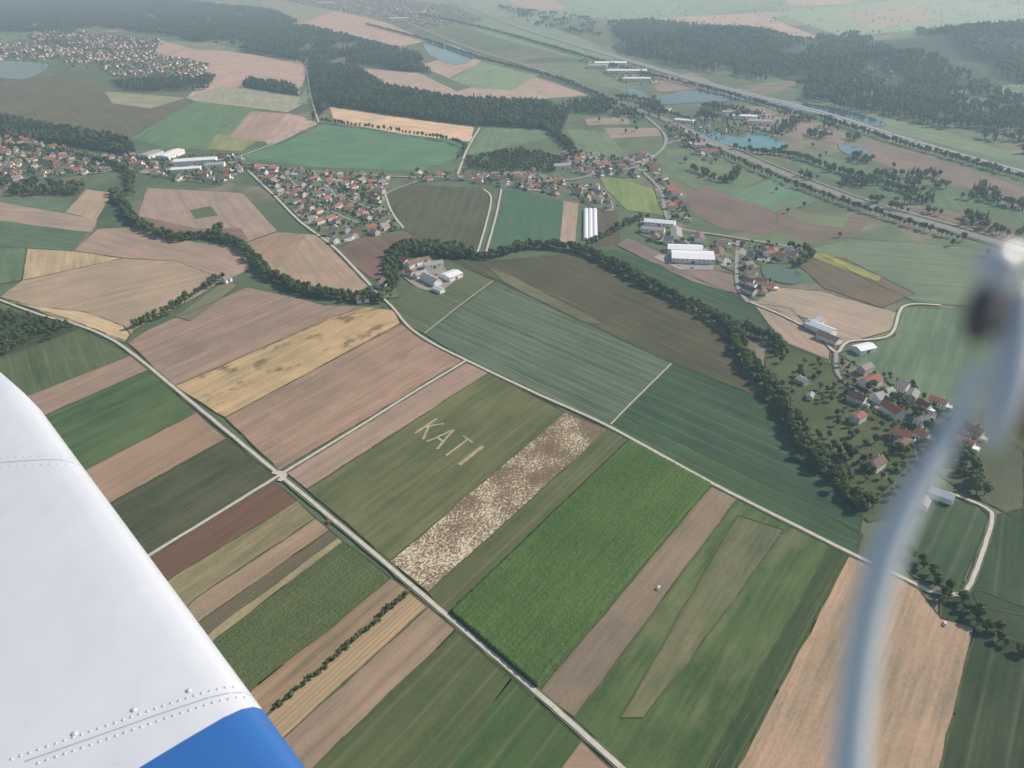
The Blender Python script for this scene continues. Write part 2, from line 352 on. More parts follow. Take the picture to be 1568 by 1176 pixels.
main=[(-60,262),(60,262),(160,256),(260,262),(360,250),(450,260),(560,268),(640,272),(700,270),(760,265),(820,268),(870,276),(920,265),(975,256),(1002,240),(1018,222),(1016,204),(990,180),(960,160)]
track(main,7,"village_road",asphalt)
track([(975,256),(1010,290),(1020,330),(1040,350),(1110,362),(1220,380),(1240,382)],6,"road",asphalt)
track([(1018,222),(1060,212),(1100,226),(1130,240)],6,"road",asphalt)
track([(1130,370),(1128,400),(1130,440),(1146,464)],5,"road",asphalt)
track([(60,50),(140,70),(220,110),(236,90),(300,72)],5,"road",asphalt); track([(0,262),(40,230),(120,240)],5,"road",asphalt)
track([(440,270),(470,300),(520,330),(570,350)],4.5,"road",asphalt); track([(480,264),(520,300),(600,330)],4.5,"road",asphalt)
rail=[(430,-25),(560,10),(640,42),(720,74),(830,108),(930,150),(1020,184),(1100,222),(1180,258),(1260,290),(1340,318),(1450,350),(1640,405)]
hw=[(560,-30),(690,2),(780,36),(860,62),(960,92),(1060,122),(1160,148),(1260,174),(1360,206),(1460,236),(1640,286)]
ballast=simple("ballast",lin((158,152,146),0.85),0.95,0.2,0.3); steel=simple("rail_steel",(0.35,0.33,0.31,1),0.35,0.1,1,0.5,0.8)
ribbon("railway_embankment",rail,34,1.06,verge,reg=False); ribbon("railway_track_bed",rail,20,1.5,ballast)
for o in(-7.2,-5.8,-2.8,-1.4,1.4,2.8,5.8,7.2): ribbon("rail",rail,0.35,1.75,steel,off=o,reg=False)
ribbon("service_road",rail,4,1.4,asphalt,off=22)
ribbon("highway_verge",hw,46,1.1,verge,reg=False)
for s in(-1,1):
    ribbon("highway",hw,13,1.6,hwy,off=s*9.5); ribbon("highway_edge_line",hw,0.5,1.75,white,off=s*3.6,reg=False); ribbon("highway_edge_line",hw,0.5,1.75,white,off=s*15.4,reg=False)
# overhead-line masts of the railway
mm=simple("galvanised_steel",(0.30,0.31,0.32,1),0.5,0.1,2,0.5,0.5); v=[];f=[]
def bx(a,b_):
    s=len(v)
    for z in(a[2],b_[2]):
        for x,y in((a[0],a[1]),(b_[0],a[1]),(b_[0],b_[1]),(a[0],b_[1])): v.append((x,y,z))
    f.extend([(s,s+1,s+5,s+4),(s+1,s+2,s+6,s+5),(s+2,s+3,s+7,s+6),(s+3,s,s+4,s+7),(s+4,s+5,s+6,s+7),(s+3,s+2,s+1,s)])
pr=smooth([G(x,y) for x,y in rail],10); acc=0
for i in range(1,len(pr)):
    d=pr[i]-pr[i-1]; n=Vector((-d.y,d.x,0)).normalized(); acc+=d.length
    if acc>65:
        acc=0
        for sd in(-1,1):
            p=pr[i]+n*sd*10.5; bx((p.x-.2,p.y-.2,1),(p.x+.2,p.y+.2,9)); q=pr[i]+n*sd*5; bx((min(p.x,q.x)-.1,min(p.y,q.y)-.1,7.8),(max(p.x,q.x)+.1,min(p.y,q.y)+.15,8.0))
mesh_obj("overhead_line_masts",v,f,[mm])
# water ------------------------------------------------------------------
def water(px,c,name="pond"):
    b=NB(name); b.b.inputs["Base Color"].default_value=lin(c,0.8); b.b.inputs["Roughness"].default_value=0.12; b.b.inputs["Specular IOR Level"].default_value=0.25
    P=b.pos(0,(1,1,1)); bu=b.n("ShaderNodeBump"); bu.inputs["Strength"].default_value=0.15; b.l(b.noise(P,0.4),bu.inputs["Height"]); b.l(bu.outputs[0],b.b.inputs["Normal"])
    pts=smooth([G(x,y) for x,y in px+[px[0]]],4)[:-1]
    v=[(p.x,p.y,1.15) for p in pts]; mesh_obj(name,v,tri_up(v),[b.m])
    reg_road(pts+[pts[0]],2)
water([(1062,192),(1100,204),(1135,212),(1150,204),(1195,216),(1202,226),(1170,231),(1110,222),(1066,208)],(72,130,134))
water([(1005,150),(1060,138),(1130,142),(1150,152),(1060,158),(1012,160)],(40,74,80),"river")
water([(1180,150),(1280,166),(1350,186),(1345,194),(1260,178),(1180,160)],(50,80,86),"river")
water([(648,66),(690,68),(722,84),(718,96),(688,98),(655,82)],(76,124,124))
water([(-40,92),(60,96),(72,104),(50,118),(20,122),(-40,112)],(52,108,94))
water([(1282,220),(1330,230),(1312,240),(1288,232)],(80,116,118))
water([(1165,410),(1200,408),(1232,424),(1212,436),(1172,426)],(92,114,90))
water([(960,134),(985,142),(990,152),(965,146)],(54,92,98),"river")
# hills -------------------------------------------------------------------
HILLS=[]
for px,py,sx,sy,h in[(1110,72,330,330,55),(1385,112,300,210,50),(1530,80,420,330,80)]:
    p=G(px,py); HILLS.append((p.x,p.y,sx,sy,h))
def hzf(x,y):
    z=0
    for a,b,sx,sy,h in HILLS:
        q=((x-a)/sx)**2+((y-b)/sy)**2
        if q<7: z+=h*(math.exp(-q)-math.exp(-7))
    return z
# trees ------------------------------------------------------------------
def leafmat(name,dk,lt):
    b=NB(name); at_=b.n("ShaderNodeAttribute"); at_.attribute_name="shade"; oi=b.n("ShaderNodeObjectInfo")
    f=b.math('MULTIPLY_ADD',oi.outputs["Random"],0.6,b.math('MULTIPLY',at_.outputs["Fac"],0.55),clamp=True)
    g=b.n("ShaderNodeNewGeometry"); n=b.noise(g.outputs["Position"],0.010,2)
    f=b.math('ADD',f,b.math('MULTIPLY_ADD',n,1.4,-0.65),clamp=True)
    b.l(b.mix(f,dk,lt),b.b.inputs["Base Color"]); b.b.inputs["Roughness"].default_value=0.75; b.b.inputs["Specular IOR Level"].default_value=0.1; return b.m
leaf=leafmat("foliage",(0.022,0.042,0.015,1),(0.120,0.160,0.055,1)); bark=simple("bark",(0.09,0.07,0.05,1),0.9,0.3,2)
conm=leafmat("conifer_foliage",(0.014,0.032,0.018,1),(0.050,0.078,0.036,1))
def proto(col,name,seed,Ht,R,n,kind='d',lq=1.0):
    rg=random.Random(seed); v=[];f=[];mi=[];sh=[]
    def frus(a,b,r0,r1,k=5):
        d=(b-a).normalized(); x=d.orthogonal(); y=d.cross(x); s=len(v)
        for p,r in((a,r0),(b,r1)):
            for i in range(k):
                t=2*math.pi*i/k; v.append(p+(x*math.cos(t)+y*math.sin(t))*r); sh.append(0.3)
        for i in range(k): f.append((s+i,s+(i+1)%k,s+k+(i+1)%k,s+k+i)); mi.append(1)
    lobes=[]
    if kind=='d':
        frus(Vector((0,0,-1)),Vector((0,0,Ht*0.6)),0.38,0.14)
        for i in range(9):
            a=rg.uniform(0,6.28); r=R*rg.uniform(0.15,0.62) if i else 0; z=Ht*rg.uniform(0.42,0.78) if i else Ht*0.78
            c=Vector((math.cos(a)*r,math.sin(a)*r,z)); lobes.append((c,R*rg.uniform(0.34,0.52)))
            frus(Vector((0,0,Ht*rg.uniform(0.2,0.4))),c,0.14,0.05,3)
    elif kind=='c':
        frus(Vector((0,0,-1)),Vector((0,0,Ht*0.9)),0.3,0.05)
        for i in range(7):
            t=i/6; lobes.append((Vector((rg.uniform(-.3,.3),rg.uniform(-.3,.3),Ht*(0.2+0.74*t))),R*(1-t*0.88)*0.8))
    else:
        for i in range(5):
            a=rg.uniform(0,6.28); r=R*rg.uniform(0.1,0.6); c=Vector((math.cos(a)*r,math.sin(a)*r,Ht*rg.uniform(0.3,0.6))); lobes.append((c,R*rg.uniform(0.35,0.55)))
            frus(Vector((0,0,-0.5)),c,0.1,0.04,3)
    for c,r in lobes:
        bm=bmesh.new(); bmesh.ops.create_icosphere(bm,subdivisions=1,radius=r*0.82); s=len(v); ls=rg.random()
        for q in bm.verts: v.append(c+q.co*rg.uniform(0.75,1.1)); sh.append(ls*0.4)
        for q in bm.faces:
            if kind!='d' or lq>0.9 or q.normal.z>-0.3: f.append(tuple(s+x.index for x in q.verts)); mi.append(0)
        bm.free()
        for k in range(n//len(lobes)):
            z=rg.uniform(-0.35,1); a=rg.uniform(0,6.28); q=math.sqrt(max(0,1-z*z)); d=Vector((q*math.cos(a),q*math.sin(a),z))
            p=c+d*r*rg.uniform(0.78,1.15); nn=(d+Vector((rg.uniform(-.6,.6),rg.uniform(-.6,.6),rg.uniform(-.2,.7)))).normalized()
            x=nn.orthogonal().normalized(); y=nn.cross(x); a2=rg.uniform(0,6.28); x,y=x*math.cos(a2)+y*math.sin(a2),y*math.cos(a2)-x*math.sin(a2)
            sz=rg.uniform(0.35,0.75)*(R/4.2)/lq; s=len(v)
            for ux,uy in((-1,-.5),(0.3,-1),(1,.4),(-.3,1)): v.append(p+x*ux*sz+y*uy*sz)
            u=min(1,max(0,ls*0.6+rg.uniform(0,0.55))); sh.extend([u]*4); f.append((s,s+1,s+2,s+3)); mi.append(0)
    me=bpy.data.meshes.new(name); me.from_pydata([tuple(p) for p in v],[],f); me.materials.append(conm if kind=='c' else leaf); me.materials.append(bark)
    me.polygons.foreach_set("material_index",mi); at2=me.attributes.new("shade",'FLOAT','POINT'); at2.data.foreach_set("value",sh)
    o=bpy.data.objects.new(name,me); col.objects.link(o)
TD=bpy.data.collections.new("deciduous_trees"); TC=bpy.data.collections.new("mixed_trees"); TB=bpy.data.collections.new("bushes")
for i in range(5): proto(TD,"deciduous_tree",i,11,4.6,300)
for i in range(4): proto(TC,"deciduous_tree",20+i,13,5.4,80,'d',0.75)
proto(TC,"spruce_tree",30,17,3.4,77,'c',0.75)
for i in range(3): proto(TB,"bush",40+i,3.6,2.4,140,'b')
def scatter(name,pts,col,smin,smax,z=0.9):
    if not pts: return
    me=bpy.data.meshes.new(name); me.from_pydata([(p[0],p[1],z+hzf(p[0],p[1])) for p in pts],[],[])
    a=me.attributes.new("scl",'FLOAT','POINT'); a.data.foreach_set("value",[random.uniform(smin,smax) for p in pts])
    a=me.attributes.new("rz",'FLOAT','POINT'); a.data.foreach_set("value",[random.uniform(0,6.28) for p in pts])
    o=bpy.data.objects.new(name,me); sc.collection.objects.link(o)
    ng=bpy.data.node_groups.new(name,'GeometryNodeTree'); ng.interface.new_socket("Geometry",in_out='INPUT',socket_type='NodeSocketGeometry'); ng.interface.new_socket("Geometry",in_out='OUTPUT',socket_type='NodeSocketGeometry')
    N=ng.nodes; gi=N.new("NodeGroupInput"); go=N.new("NodeGroupOutput"); ip=N.new("GeometryNodeInstanceOnPoints"); ci=N.new("GeometryNodeCollectionInfo")
    ci.inputs["Collection"].default_value=col; ci.inputs["Separate Children"].default_value=True; ci.inputs["Reset Children"].default_value=True
    a1=N.new("GeometryNodeInputNamedAttribute"); a1.data_type='FLOAT'; a1.inputs[0].default_value="scl"
    a2=N.new("GeometryNodeInputNamedAttribute"); a2.data_type='FLOAT'; a2.inputs[0].default_value="rz"
    cx=N.new("ShaderNodeCombineXYZ"); er=N.new("FunctionNodeEulerToRotation"); lk=ng.links.new
    lk(a2.outputs[0],cx.inputs[2]); lk(cx.outputs[0],er.inputs[0]); lk(er.outputs[0],ip.inputs["Rotation"]); lk(a1.outputs[0],ip.inputs["Scale"])
    lk(gi.outputs[0],ip.inputs["Points"]); lk(ci.outputs[0],ip.inputs["Instance"]); ip.inputs["Pick Instance"].default_value=True
    ri=N.new("FunctionNodeRandomValue"); ri.data_type='INT'; lk([s for s in ri.outputs if s.type=='INT'][0],ip.inputs["Instance Index"])
    for s in ri.inputs:
        if s.name=="Max" and s.type=='INT': s.default_value=len(col.objects)-1
        if s.name=="Min" and s.type=='INT': s.default_value=0
    lk(ip.outputs[0],go.inputs[0]); md=o.modifiers.new("scatter",'NODES'); md.node_group=ng
    return o
def inpoly(x,y,P):
    c=False;j=len(P)-1
    for i in range(len(P)):
        if (P[i][1]>y)!=(P[j][1]>y) and x<(P[j][0]-P[i][0])*(y-P[i][1])/(P[j][1]-P[i][1])+P[i][0]: c=not c
        j=i
    return c
def fill(px,sp,keep=1.0,jit=0.45,clump=0.0):
    P=[tuple(G(x,y))[:2] for x,y in px]; x0=min(p[0] for p in P);x1=max(p[0] for p in P);y0=min(p[1] for p in P);y1=max(p[1] for p in P); o=[]
    y=y0
    while y<y1:
        x=x0
        while x<x1:
            X=x+random.uniform(-jit,jit)*sp; Y=y+random.uniform(-jit,jit)*sp; x+=sp
            if clump and mnoise.noise(Vector((X/clump,Y/clump,3.3)))<(0.5-keep)*0.9: continue
            if not clump and random.random()>keep: continue
            if inpoly(X,Y,P): o.append((X,Y))
        y+=sp
    return o
def along(px,width,sp,sm=True):
    pts=[G(x,y) for x,y in px]; pts=smooth(pts) if sm else pts; o=[]; acc=0
    for i in range(len(pts)-1):
        a=pts[i];d=pts[i+1]-a;L_=d.length; n=Vector((-d.y,d.x,0)).normalized() if L_ else Vector((0,1,0)); t=acc
        while t<L_:
            for _ in range(max(1,int(width/6))):
                p=a+d*(t/L_)+n*random.uniform(-width/2,width/2); o.append((p.x+random.uniform(-1,1),p.y+random.uniform(-1,1)))
            t+=sp*random.uniform(0.7,1.3)
        acc=t-L_
    return o
fl=simple("forest_floor",(0.035,0.052,0.022,1),0.95,0.3,0.05)
for a,b_,sx,sy,h in HILLS:
    v=[];f=[];K=36
    for i in range(K+1):
        for j in range(K+1):
            x=a+(i/K*2-1)*sx*1.5;y=b_+(j/K*2-1)*sy*1.5; q=((x-a)/sx)**2+((y-b_)/sy)**2
            v.append((x,y,h*(math.exp(-q)-math.exp(-7))-0.5 if q<2.2 else -3))
    for i in range(K):
        for j in range(K): s=i*(K+1)+j; f.append((s,s+K+1,s+K+2,s+1))
    mesh_obj("wooded_hill",v,f,[fl],smooth=True)
def forest(px,sp,smin,smax,name="forest",col=TC,floor=True,keep=1.0,clump=0.0):
    if floor: zi[0]+=0.006; field(px,None,mat=fl,name="forest_floor",z=zi[0])
    p=[q for q in fill(px,sp,keep,0.45,clump) if not near_road(q[0],q[1],4)]
    scatter(name,p,col,smin,smax); return len(p)
cnt=0
cnt+=forest([(-150,10),(0,4),(150,-5),(300,5),(420,18),(470,42),(540,60),(650,90),(640,112),(560,100),(470,98),(380,80),(250,54),(150,42),(50,50),(-150,50)],18,1.4,2.2,keep=0.62,clump=110,floor=False)
cnt+=forest([(470,98),(545,104),(590,134),(700,154),(820,158),(872,172),(862,200),(790,196),(700,190),(600,176),(508,162),(478,186),(482,150),(474,120)],12,1.0,1.6)
cnt+=forest([(380,122),(450,132),(460,148),(372,134)],12,0.9,1.4)
cnt+=forest([(168,128),(240,122),(330,120),(320,138),(200,142)],12,0.9,1.4,keep=0.75,clump=40,floor=False)
cnt+=forest([(-120,178),(0,180),(80,196),(190,214),(210,232),(200,240),(100,222),(-120,200)],11,0.9,1.5)
cnt+=forest([(-120,280),(60,285),(130,284),(128,298),(60,300),(-120,300)],10,0.9,1.3,keep=0.85,clump=40,floor=False)
cnt+=forest([(930,38),(1000,34),(1110,48),(1190,70),(1250,86),(1260,112),(1230,134),(1130,118),(1040,104),(960,80)],22,1.6,2.5,keep=0.82,clump=120,floor=False)
cnt+=forest([(1250,62),(1310,52),(1340,80),(1410,110),(1500,132),(1568,158),(1700,190),(1700,250),(1568,236),(1480,206),(1360,180),(1250,160),(1200,140),(1250,118)],18,1.3,2.1,keep=0.64,clump=90,floor=False)
cnt+=forest([(1400,48),(1480,52),(1568,36),(1700,30),(1700,160),(1568,140),(1470,92),(1420,72)],22,1.6,2.5,keep=0.85,clump=150,floor=False)
cnt+=forest([(760,10),(900,28),(940,60),(900,56),(820,40)],20,1.0,1.7,keep=0.35,floor=False,clump=80)
cnt+=forest([(860,160),(960,150),(1010,160),(1020,186),(950,180),(870,176)],12,0.9,1.4,keep=0.7,floor=False,clump=50)
cnt+=forest([(560,70),(640,98),(660,112),(600,108)],13,1,1.5)
cnt+=forest([(715,244),(800,228),(862,246),(850,264),(720,262)],9,0.6,1.0,"copse",TD,keep=0.8,clump=30,floor=False)
cnt+=forest([(-120,474),(40,482),(122,503),(60,528),(10,542),(-120,556)],7,0.4,0.9,"scrub_trees",TD,keep=0.75,clump=18,floor=False)
cnt+=forest([(590,392),(616,372),(700,378),(740,392),(700,398),(628,392),(612,410),(608,440),(590,440)],8,0.7,1.15,"farm_trees",TD)
cnt+=forest([(1182,530),(1230,540),(1300,590),(1400,670),(1390,760),(1340,780),(1250,690),(1190,600)],10,0.45,0.9,"orchard_trees",TD,floor=False,keep=0.5,clump=22)
cnt+=forest([(1180,258),(1330,266),(1500,330),(1568,350),(1568,370),(1440,342),(1300,306)],10,0.7,1.3,"railway_trees",TC,floor=False,keep=0.2,clump=40)
cnt+=forest([(1040,150),(1240,182),(1320,215),(1300,222),(1200,206),(1060,180)],11,0.8,1.3,"riverside_trees",TC,floor=False,keep=0.3,clump=50)
cnt+=forest([(1300,232),(1480,280),(1568,300),(1568,325),(1400,290),(1300,262)],11,0.8,1.3,"riverside_trees",TC,floor=False,keep=0.25,clump=45)
hedges=[([(176,296),(190,318),(212,344),(270,368),(318,362),(340,352)],16,4.5),([(318,364),(366,378),(392,404),(424,430),(462,446),(520,458),(590,462)],14,4),
 ([(650,384),(740,396),(810,380),(880,384),(930,404),(1000,442),(1080,482),(1118,508),(1148,560),(1196,622),(1236,690),(1280,740),(1330,785)],15,3.6),
 ([(1116,505),(1180,522),(1200,540)],12,5),([(205,502),(250,484),(300,452),(345,428)],8,5),([(0,225),(100,236),(190,262),(200,300)],14,7),
 ([(1380,845),(1420,880),(1460,925),(1500,955),(1568,1000),(1640,1030)],10,5),([(830,190),(860,215),(880,240)],18,7),
 ([(495,188),(600,202),(705,222),(700,246)],5,12),([(900,378),(950,350),(990,335)],10,6),([(1230,690),(1300,700),(1380,720)],10,8),
 ([(560,38),(650,62),(740,92),(860,124),(940,160)],12,9),([(640,22),(740,44),(860,78),(960,108),(1100,142),(1230,180)],14,9),([(1250,180),(1360,216),(1480,250),(1600,285)],12,9),([(1020,200),(1100,236),(1200,280),(1330,326),(1480,372)],8,8),
 ([(1150,235),(1210,240),(1280,262),(1400,300)],14,7),([(1190,375),(1240,390),(1220,410)],8,6),([(1060,260),(1110,280),(1130,262)],14,8),([(300,125),(330,118),(250,120)],10,8),
 ([(1062,190),(1010,168),(1000,150)],8,8),([(1066,212),(1112,226),(1172,236),(1206,230)],6,9),([(1150,200),(1200,212)],6,9),([(1330,600),(1400,640),(1470,700),(1500,760)],14,7),([(1240,66),(1200,72),(1310,60)],20,14),([(0,40),(60,46),(130,30)],20,10)]
for px,wd,sp in hedges:
    p=[q for q in along(px,wd,sp) if not near_road(q[0],q[1],1)]; scatter("tree_row",p,TD,0.6,1.3); cnt+=len(p)
p=along([(422,1084),(480,1036),(540,984),(626,907)],3.0,1.6,False); scatter("hedge",p,TB,0.35,1.1)
p=along([(205,500),(262,482)],2,2,False); scatter("hedge",p,TB,0.5,0.9)
# ---------------------------------------------------------------- buildings
def wallm(n,c): return simple(n,lin(c,0.95),0.8,0.06,0.3)
walls=[wallm("plaster_wall",c) for c in((240,238,232),(230,222,202),(210,206,200),(230,220,180),(218,202,188))]
roofs=[simple("tile_roof",lin(c,0.9),0.8,0.2,0.6) for c in((158,98,78),(128,96,82),(132,126,124),(108,106,108),(168,108,84),(176,168,162),(124,94,84),(150,144,140))]
glass=simple("window_glass",(0.04,0.05,0.06,1),0.15,0.1,1,0.6); doorm=simple("door_wood",(0.16,0.09,0.05,1),0.6,0.2,2)
metalroof=simple("metal_roof",lin((232,234,236),0.95),0.5,0.08,0.2); greyroof=simple("fibre_roof",lin((166,164,162),0.9),0.8,0.15,0.2); brownroof=simple("barn_roof",lin((130,110,98),0.9),0.8,0.2,0.3)
def bmesh_house(L_,W,h,rh,wm,rm,name,wn=True):
    v=[];f=[];mi=[]
    def q(pts,m): s=len(v); v.extend(pts); f.append(tuple(range(s,s+len(pts)))); mi.append(m)
    x=L_/2;y=W/2
    q([(-x,-y,-1),(x,-y,-1),(x,-y,h),(-x,-y,h)],0); q([(x,y,-1),(-x,y,-1),(-x,y,h),(x,y,h)],0)
    q([(x,-y,-1),(x,y,-1),(x,y,h),(x,0,h+rh),(x,-y,h)],0); q([(-x,y,-1),(-x,-y,-1),(-x,-y,h),(-x,0,h+rh),(-x,y,h)],0)
    o=0.6; e=h-o*rh/y; X=x+0.5; t=0.22
    for s in(-1,1):
        a=[(-X,0,h+rh+0.05),(X,0,h+rh+0.05),(X,s*(y+o),e+0.05),(-X,s*(y+o),e+0.05)]; bq=[(p[0],p[1],p[2]+t) for p in a]
        if s>0: a.reverse();bq.reverse()
        q(list(reversed(bq)),1); q(a,1)
        for i in range(4): j=(i+1)%4; q([a[i],a[j],bq[j],bq[i]],1)
    if wn:
        nf=max(1,int(h//2.8))
        for k in range(nf):
            for i in range(int(L_//3)):
                cx=-x+1.8+i*3.0; z=0.9+k*2.8
                if cx+0.6>x: break
                q([(cx-.55,-y-.03,z),(cx+.55,-y-.03,z),(cx+.55,-y-.03,z+1.3),(cx-.55,-y-.03,z+1.3)],2)
                if not(k==0 and i==1): q([(cx+.55,y+.03,z),(cx-.55,y+.03,z),(cx-.55,y+.03,z+1.3),(cx+.55,y+.03,z+1.3)],2)
            for s in(-1,1):
                for cy in(-W/4,W/4): p=[(s*(x+.03),cy-.5,z),(s*(x+.03),cy+.5,z),(s*(x+.03),cy+.5,z+1.3),(s*(x+.03),cy-.5,z+1.3)]; q(p if s>0 else p[::-1],2)
        q([(-x+5.3,y+.03,0),(-x+4.3,y+.03,0),(-x+4.3,y+.03,2.1),(-x+5.3,y+.03,2.1)],3)
        c=x*0.4; z0=h+rh*0.5;z1=h+rh+1.0
        b=[(c-.35,.5,z0),(c+.35,.5,z0),(c+.35,1.2,z0),(c-.35,1.2,z0)]; tt=[(p[0],p[1],z1) for p in b]
        for i in range(4): j=(i+1)%4; q([b[i],b[j],tt[j],tt[i]],0)
        q(tt,0)
        if L_>12:
            gx=x+2.6
            for pts in([(x+.01,-3,-1),(gx+2.4,-3,-1),(gx+2.4,-3,2.6),(x+.01,-3,2.6)],[(gx+2.4,3,-1),(x+.01,3,-1),(x+.01,3,2.6),(gx+2.4,3,2.6)],[(gx+2.4,-3,-1),(gx+2.4,3,-1),(gx+2.4,3,2.6),(gx+2.4,-3,2.6)],[(x+.01,-3,2.6),(gx+2.4,-3,2.6),(gx+2.4,3,2.6),(x+.01,3,2.6)]): q(pts,0)
    else:
        q([(-2,-y-.03,0),(2,-y-.03,0),(2,-y-.03,min(4,h*.8)),(-2,-y-.03,min(4,h*.8))],3)
        for i in range(int(L_//6)):
            cx=-x+3+i*6
            if abs(cx)>3.2: q([(cx-1.2,-y-.03,h*.6),(cx+1.2,-y-.03,h*.6),(cx+1.2,-y-.03,h*.8),(cx-1.2,-y-.03,h*.8)],2)
    me=bpy.data.meshes.new(name); me.from_pydata(v,[],f)
    for m in(wm,rm,glass,doorm): me.materials.append(m)
    me.polygons.foreach_set("material_index",mi); return me
HM=[bmesh_house(random.uniform(10.5,17),random.uniform(8.5,11.5),random.choice([3.2,5.6,5.8,6.2]),random.uniform(2.2,4.4),random.choice(walls[:1]*5+walls),random.choice(roofs),"house") for _ in range(32)]
def put(me,name,x,y,az,z=0.95):
    o=bpy.data.objects.new(name,me); sc.collection.objects.link(o); o.location=(x,y,z+hzf(x,y)); o.rotation_euler=(0,0,math.radians(90-az)); return o
houses=[]; OC={}
def occ_add(x,y,r): OC.setdefault((int(x//60),int(y//60)),[]).append((x,y,r))
def occ_hit(x,y,k=1.0):
    cx,cy=int(x//60),int(y//60)
    for i in(-1,0,1):
        for j in(-1,0,1):
            for a,b,c in OC.get((cx+i,cy+j),()):
                if (x-a)**2+(y-b)**2<c*c*k: return True
    return False
def bld(name,px,py,L_,W,h,rh,az,roof,wall=None):
    p=G(px,py); occ_add(p.x,p.y,min(60,max(L_,W)*0.55+6)); return put(bmesh_house(L_,W,h,rh,wall or walls[0],roof,name,False),name,p.x,p.y,az)
bld("farm_hall",692,426,24,20,6,2,45,metalroof); bld("barn",660,433,34,13,6,3.5,-40,greyroof); bld("barn",664,410,28,12,6,3.5,70,greyroof)
bld("barn",634,408,24,11,6,4,45,brownroof); bld("barn",644,424,20,10,5,3,45,greyroof); bld("farmhouse",618,406,18,12,7,4,-45,roofs[0])
bld("barn",672,447,16,9,4,2.5,-45,metalroof); bld("barn",628,422,16,9,5,3,-45,roofs[4]); bld("barn",650,402,16,9,5,3,60,brownroof)
for a in [(262,240,70,30,8,2,10,metalroof),(300,250,90,28,8,1.5,80,metalroof),(232,240,50,30,8,2,20,greyroof),(286,262,60,20,6,2,80,metalroof),(330,256,40,24,7,2,80,greyroof),
          (1060,398,60,34,7,2,100,metalroof),(1048,386,50,22,7,2,100,metalroof),(1010,345,50,18,6,3,110,metalroof),(1035,362,44,16,6,3,10,greyroof),(1000,356,36,14,6,3,110,greyroof),(1070,368,30,14,6,3,10,brownroof),
          (935,100,120,50,10,2,100,metalroof),(960,112,140,40,10,2,100,metalroof),(915,104,70,40,10,2,100,greyroof),(975,124,90,30,9,2,100,metalroof),
          (1090,235,44,20,7,3,100,roofs[0]),(1076,226,40,20,7,3,100,greyroof),(1140,182,60,24,8,2,110,metalroof),(1164,190,60,24,8,2,110,greyroof),(1120,176,50,24,8,2,110,greyroof),(1010,170,60,20,7,2,120,greyroof),(1048,188,50,18,7,2,120,metalroof),
          (1256,508,34,14,6,3,-35,metalroof),(1268,522,26,12,5,3,-35,brownroof),(1246,498,22,12,6,3,55,greyroof),(1322,538,22,14,5,2,70,metalroof),(1332,590,22,12,6,4,60,roofs[0]),(1350,612,26,12,6,4,60,greyroof),(1365,634,20,12,6,4,-20,roofs[0]),
          (860,258,34,18,7,3,80,greyroof),(610,30,120,40,9,2,100,metalroof),(498,6,140,40,9,2,100,metalroof),(640,20,90,40,9,2,100,greyroof),(1440,764,18,9,5,3,-50,metalroof),(1412,776,12,8,4,3,40,greyroof),(348,432,12,9,5,4,30,roofs[2]),(556,462,16,10,5,4,80,roofs[1]),(1240,610,9,6,3,2,30,greyroof),(1100,392,30,16,6,3,10,roofs[1])]:
    bld("industrial_hall" if a[2]>=40 else "farm_building",*a)
poly=simple("greenhouse_film",(0.72,0.76,0.78,1),0.35,0.06,0.3,0.4)
def greenhouse(px0,px1,W):
    a=G(*px0);b_=G(*px1); d=(b_-a); L_=d.length; d.normalize(); n=Vector((-d.y,d.x,0)); v=[];f=[]; K=10;S_=12
    for i in range(S_+1):
        for k in range(K+1):
            t=math.pi*k/K; bump=0.15 if i%2 else 0; p=a+d*(L_*i/S_)+n*(math.cos(t)*(W/2))+Vector((0,0,0.9+math.sin(t)*(3.6+bump))); v.append(p)
    for i in range(S_):
        for k in range(K): s=i*(K+1)+k; f.append((s,s+1,s+K+2,s+K+1))
    f.append(tuple(range(K+1))); f.append(tuple(reversed(range(S_*(K+1),S_*(K+1)+K+1))))
    mesh_obj("greenhouse",v,f,[poly])
for dx in(0,7,14): greenhouse((897+dx,368),(897+dx*0.95,322),8.5)
b=NB("garden"); r=vor_ramp(b,b.pos(0.6,(0.06,0.05,0.01)),[(0,(100,120,80)),(0.3,(88,110,70)),(0.55,(116,132,88)),(0.72,(170,166,158)),(0.86,(130,118,98)),(0.94,(78,100,64))])
b.l(b.mix(b.math('MULTIPLY',b.noise(b.pos(0,(1,1,1)),0.2),0.5),r,lin((88,104,68),KF,SAT)),b.b.inputs["Base Color"]); GM=b.m; gt=[]
def village(px,sp,keep,az,tree=0.5,ground=True,clump=0):
    if ground: field(px,None,mat=GM,name="gardens")
    for x,y in fill(px,sp,keep,0.38,clump):
        if near_road(x,y,7) or occ_hit(x,y): continue
        houses.append(put(random.choice(HM),"house",x,y,az+random.choice([0,90])+random.gauss(0,12))); occ_add(x,y,10.5)
    for x,y in fill(px,8,0.55*tree,0.5):
        if near_road(x,y,2) or occ_hit(x,y,0.75): continue
        gt.append((x,y))
village([(40,46),(90,40),(160,56),(246,62),(236,84),(280,90),(322,98),(300,128),(240,122),(180,122),(150,100),(100,96),(60,84)],38,0.66,20,0.5,True,160)
village([(-60,70),(40,66),(70,92),(0,92),(-60,88)],44,0.6,10,0.4)
village([(-120,196),(0,200),(70,222),(140,236),(190,244),(186,262),(60,276),(-120,276)],26,0.8,60,0.7)
village([(372,256),(450,262),(600,268),(588,300),(618,352),(545,364),(512,382),(462,338),(440,316),(405,290)],23.5,0.88,-40,0.65)
village([(190,240),(364,240),(372,262),(340,284),(270,276),(200,262)],26,0.6,80,0.8)
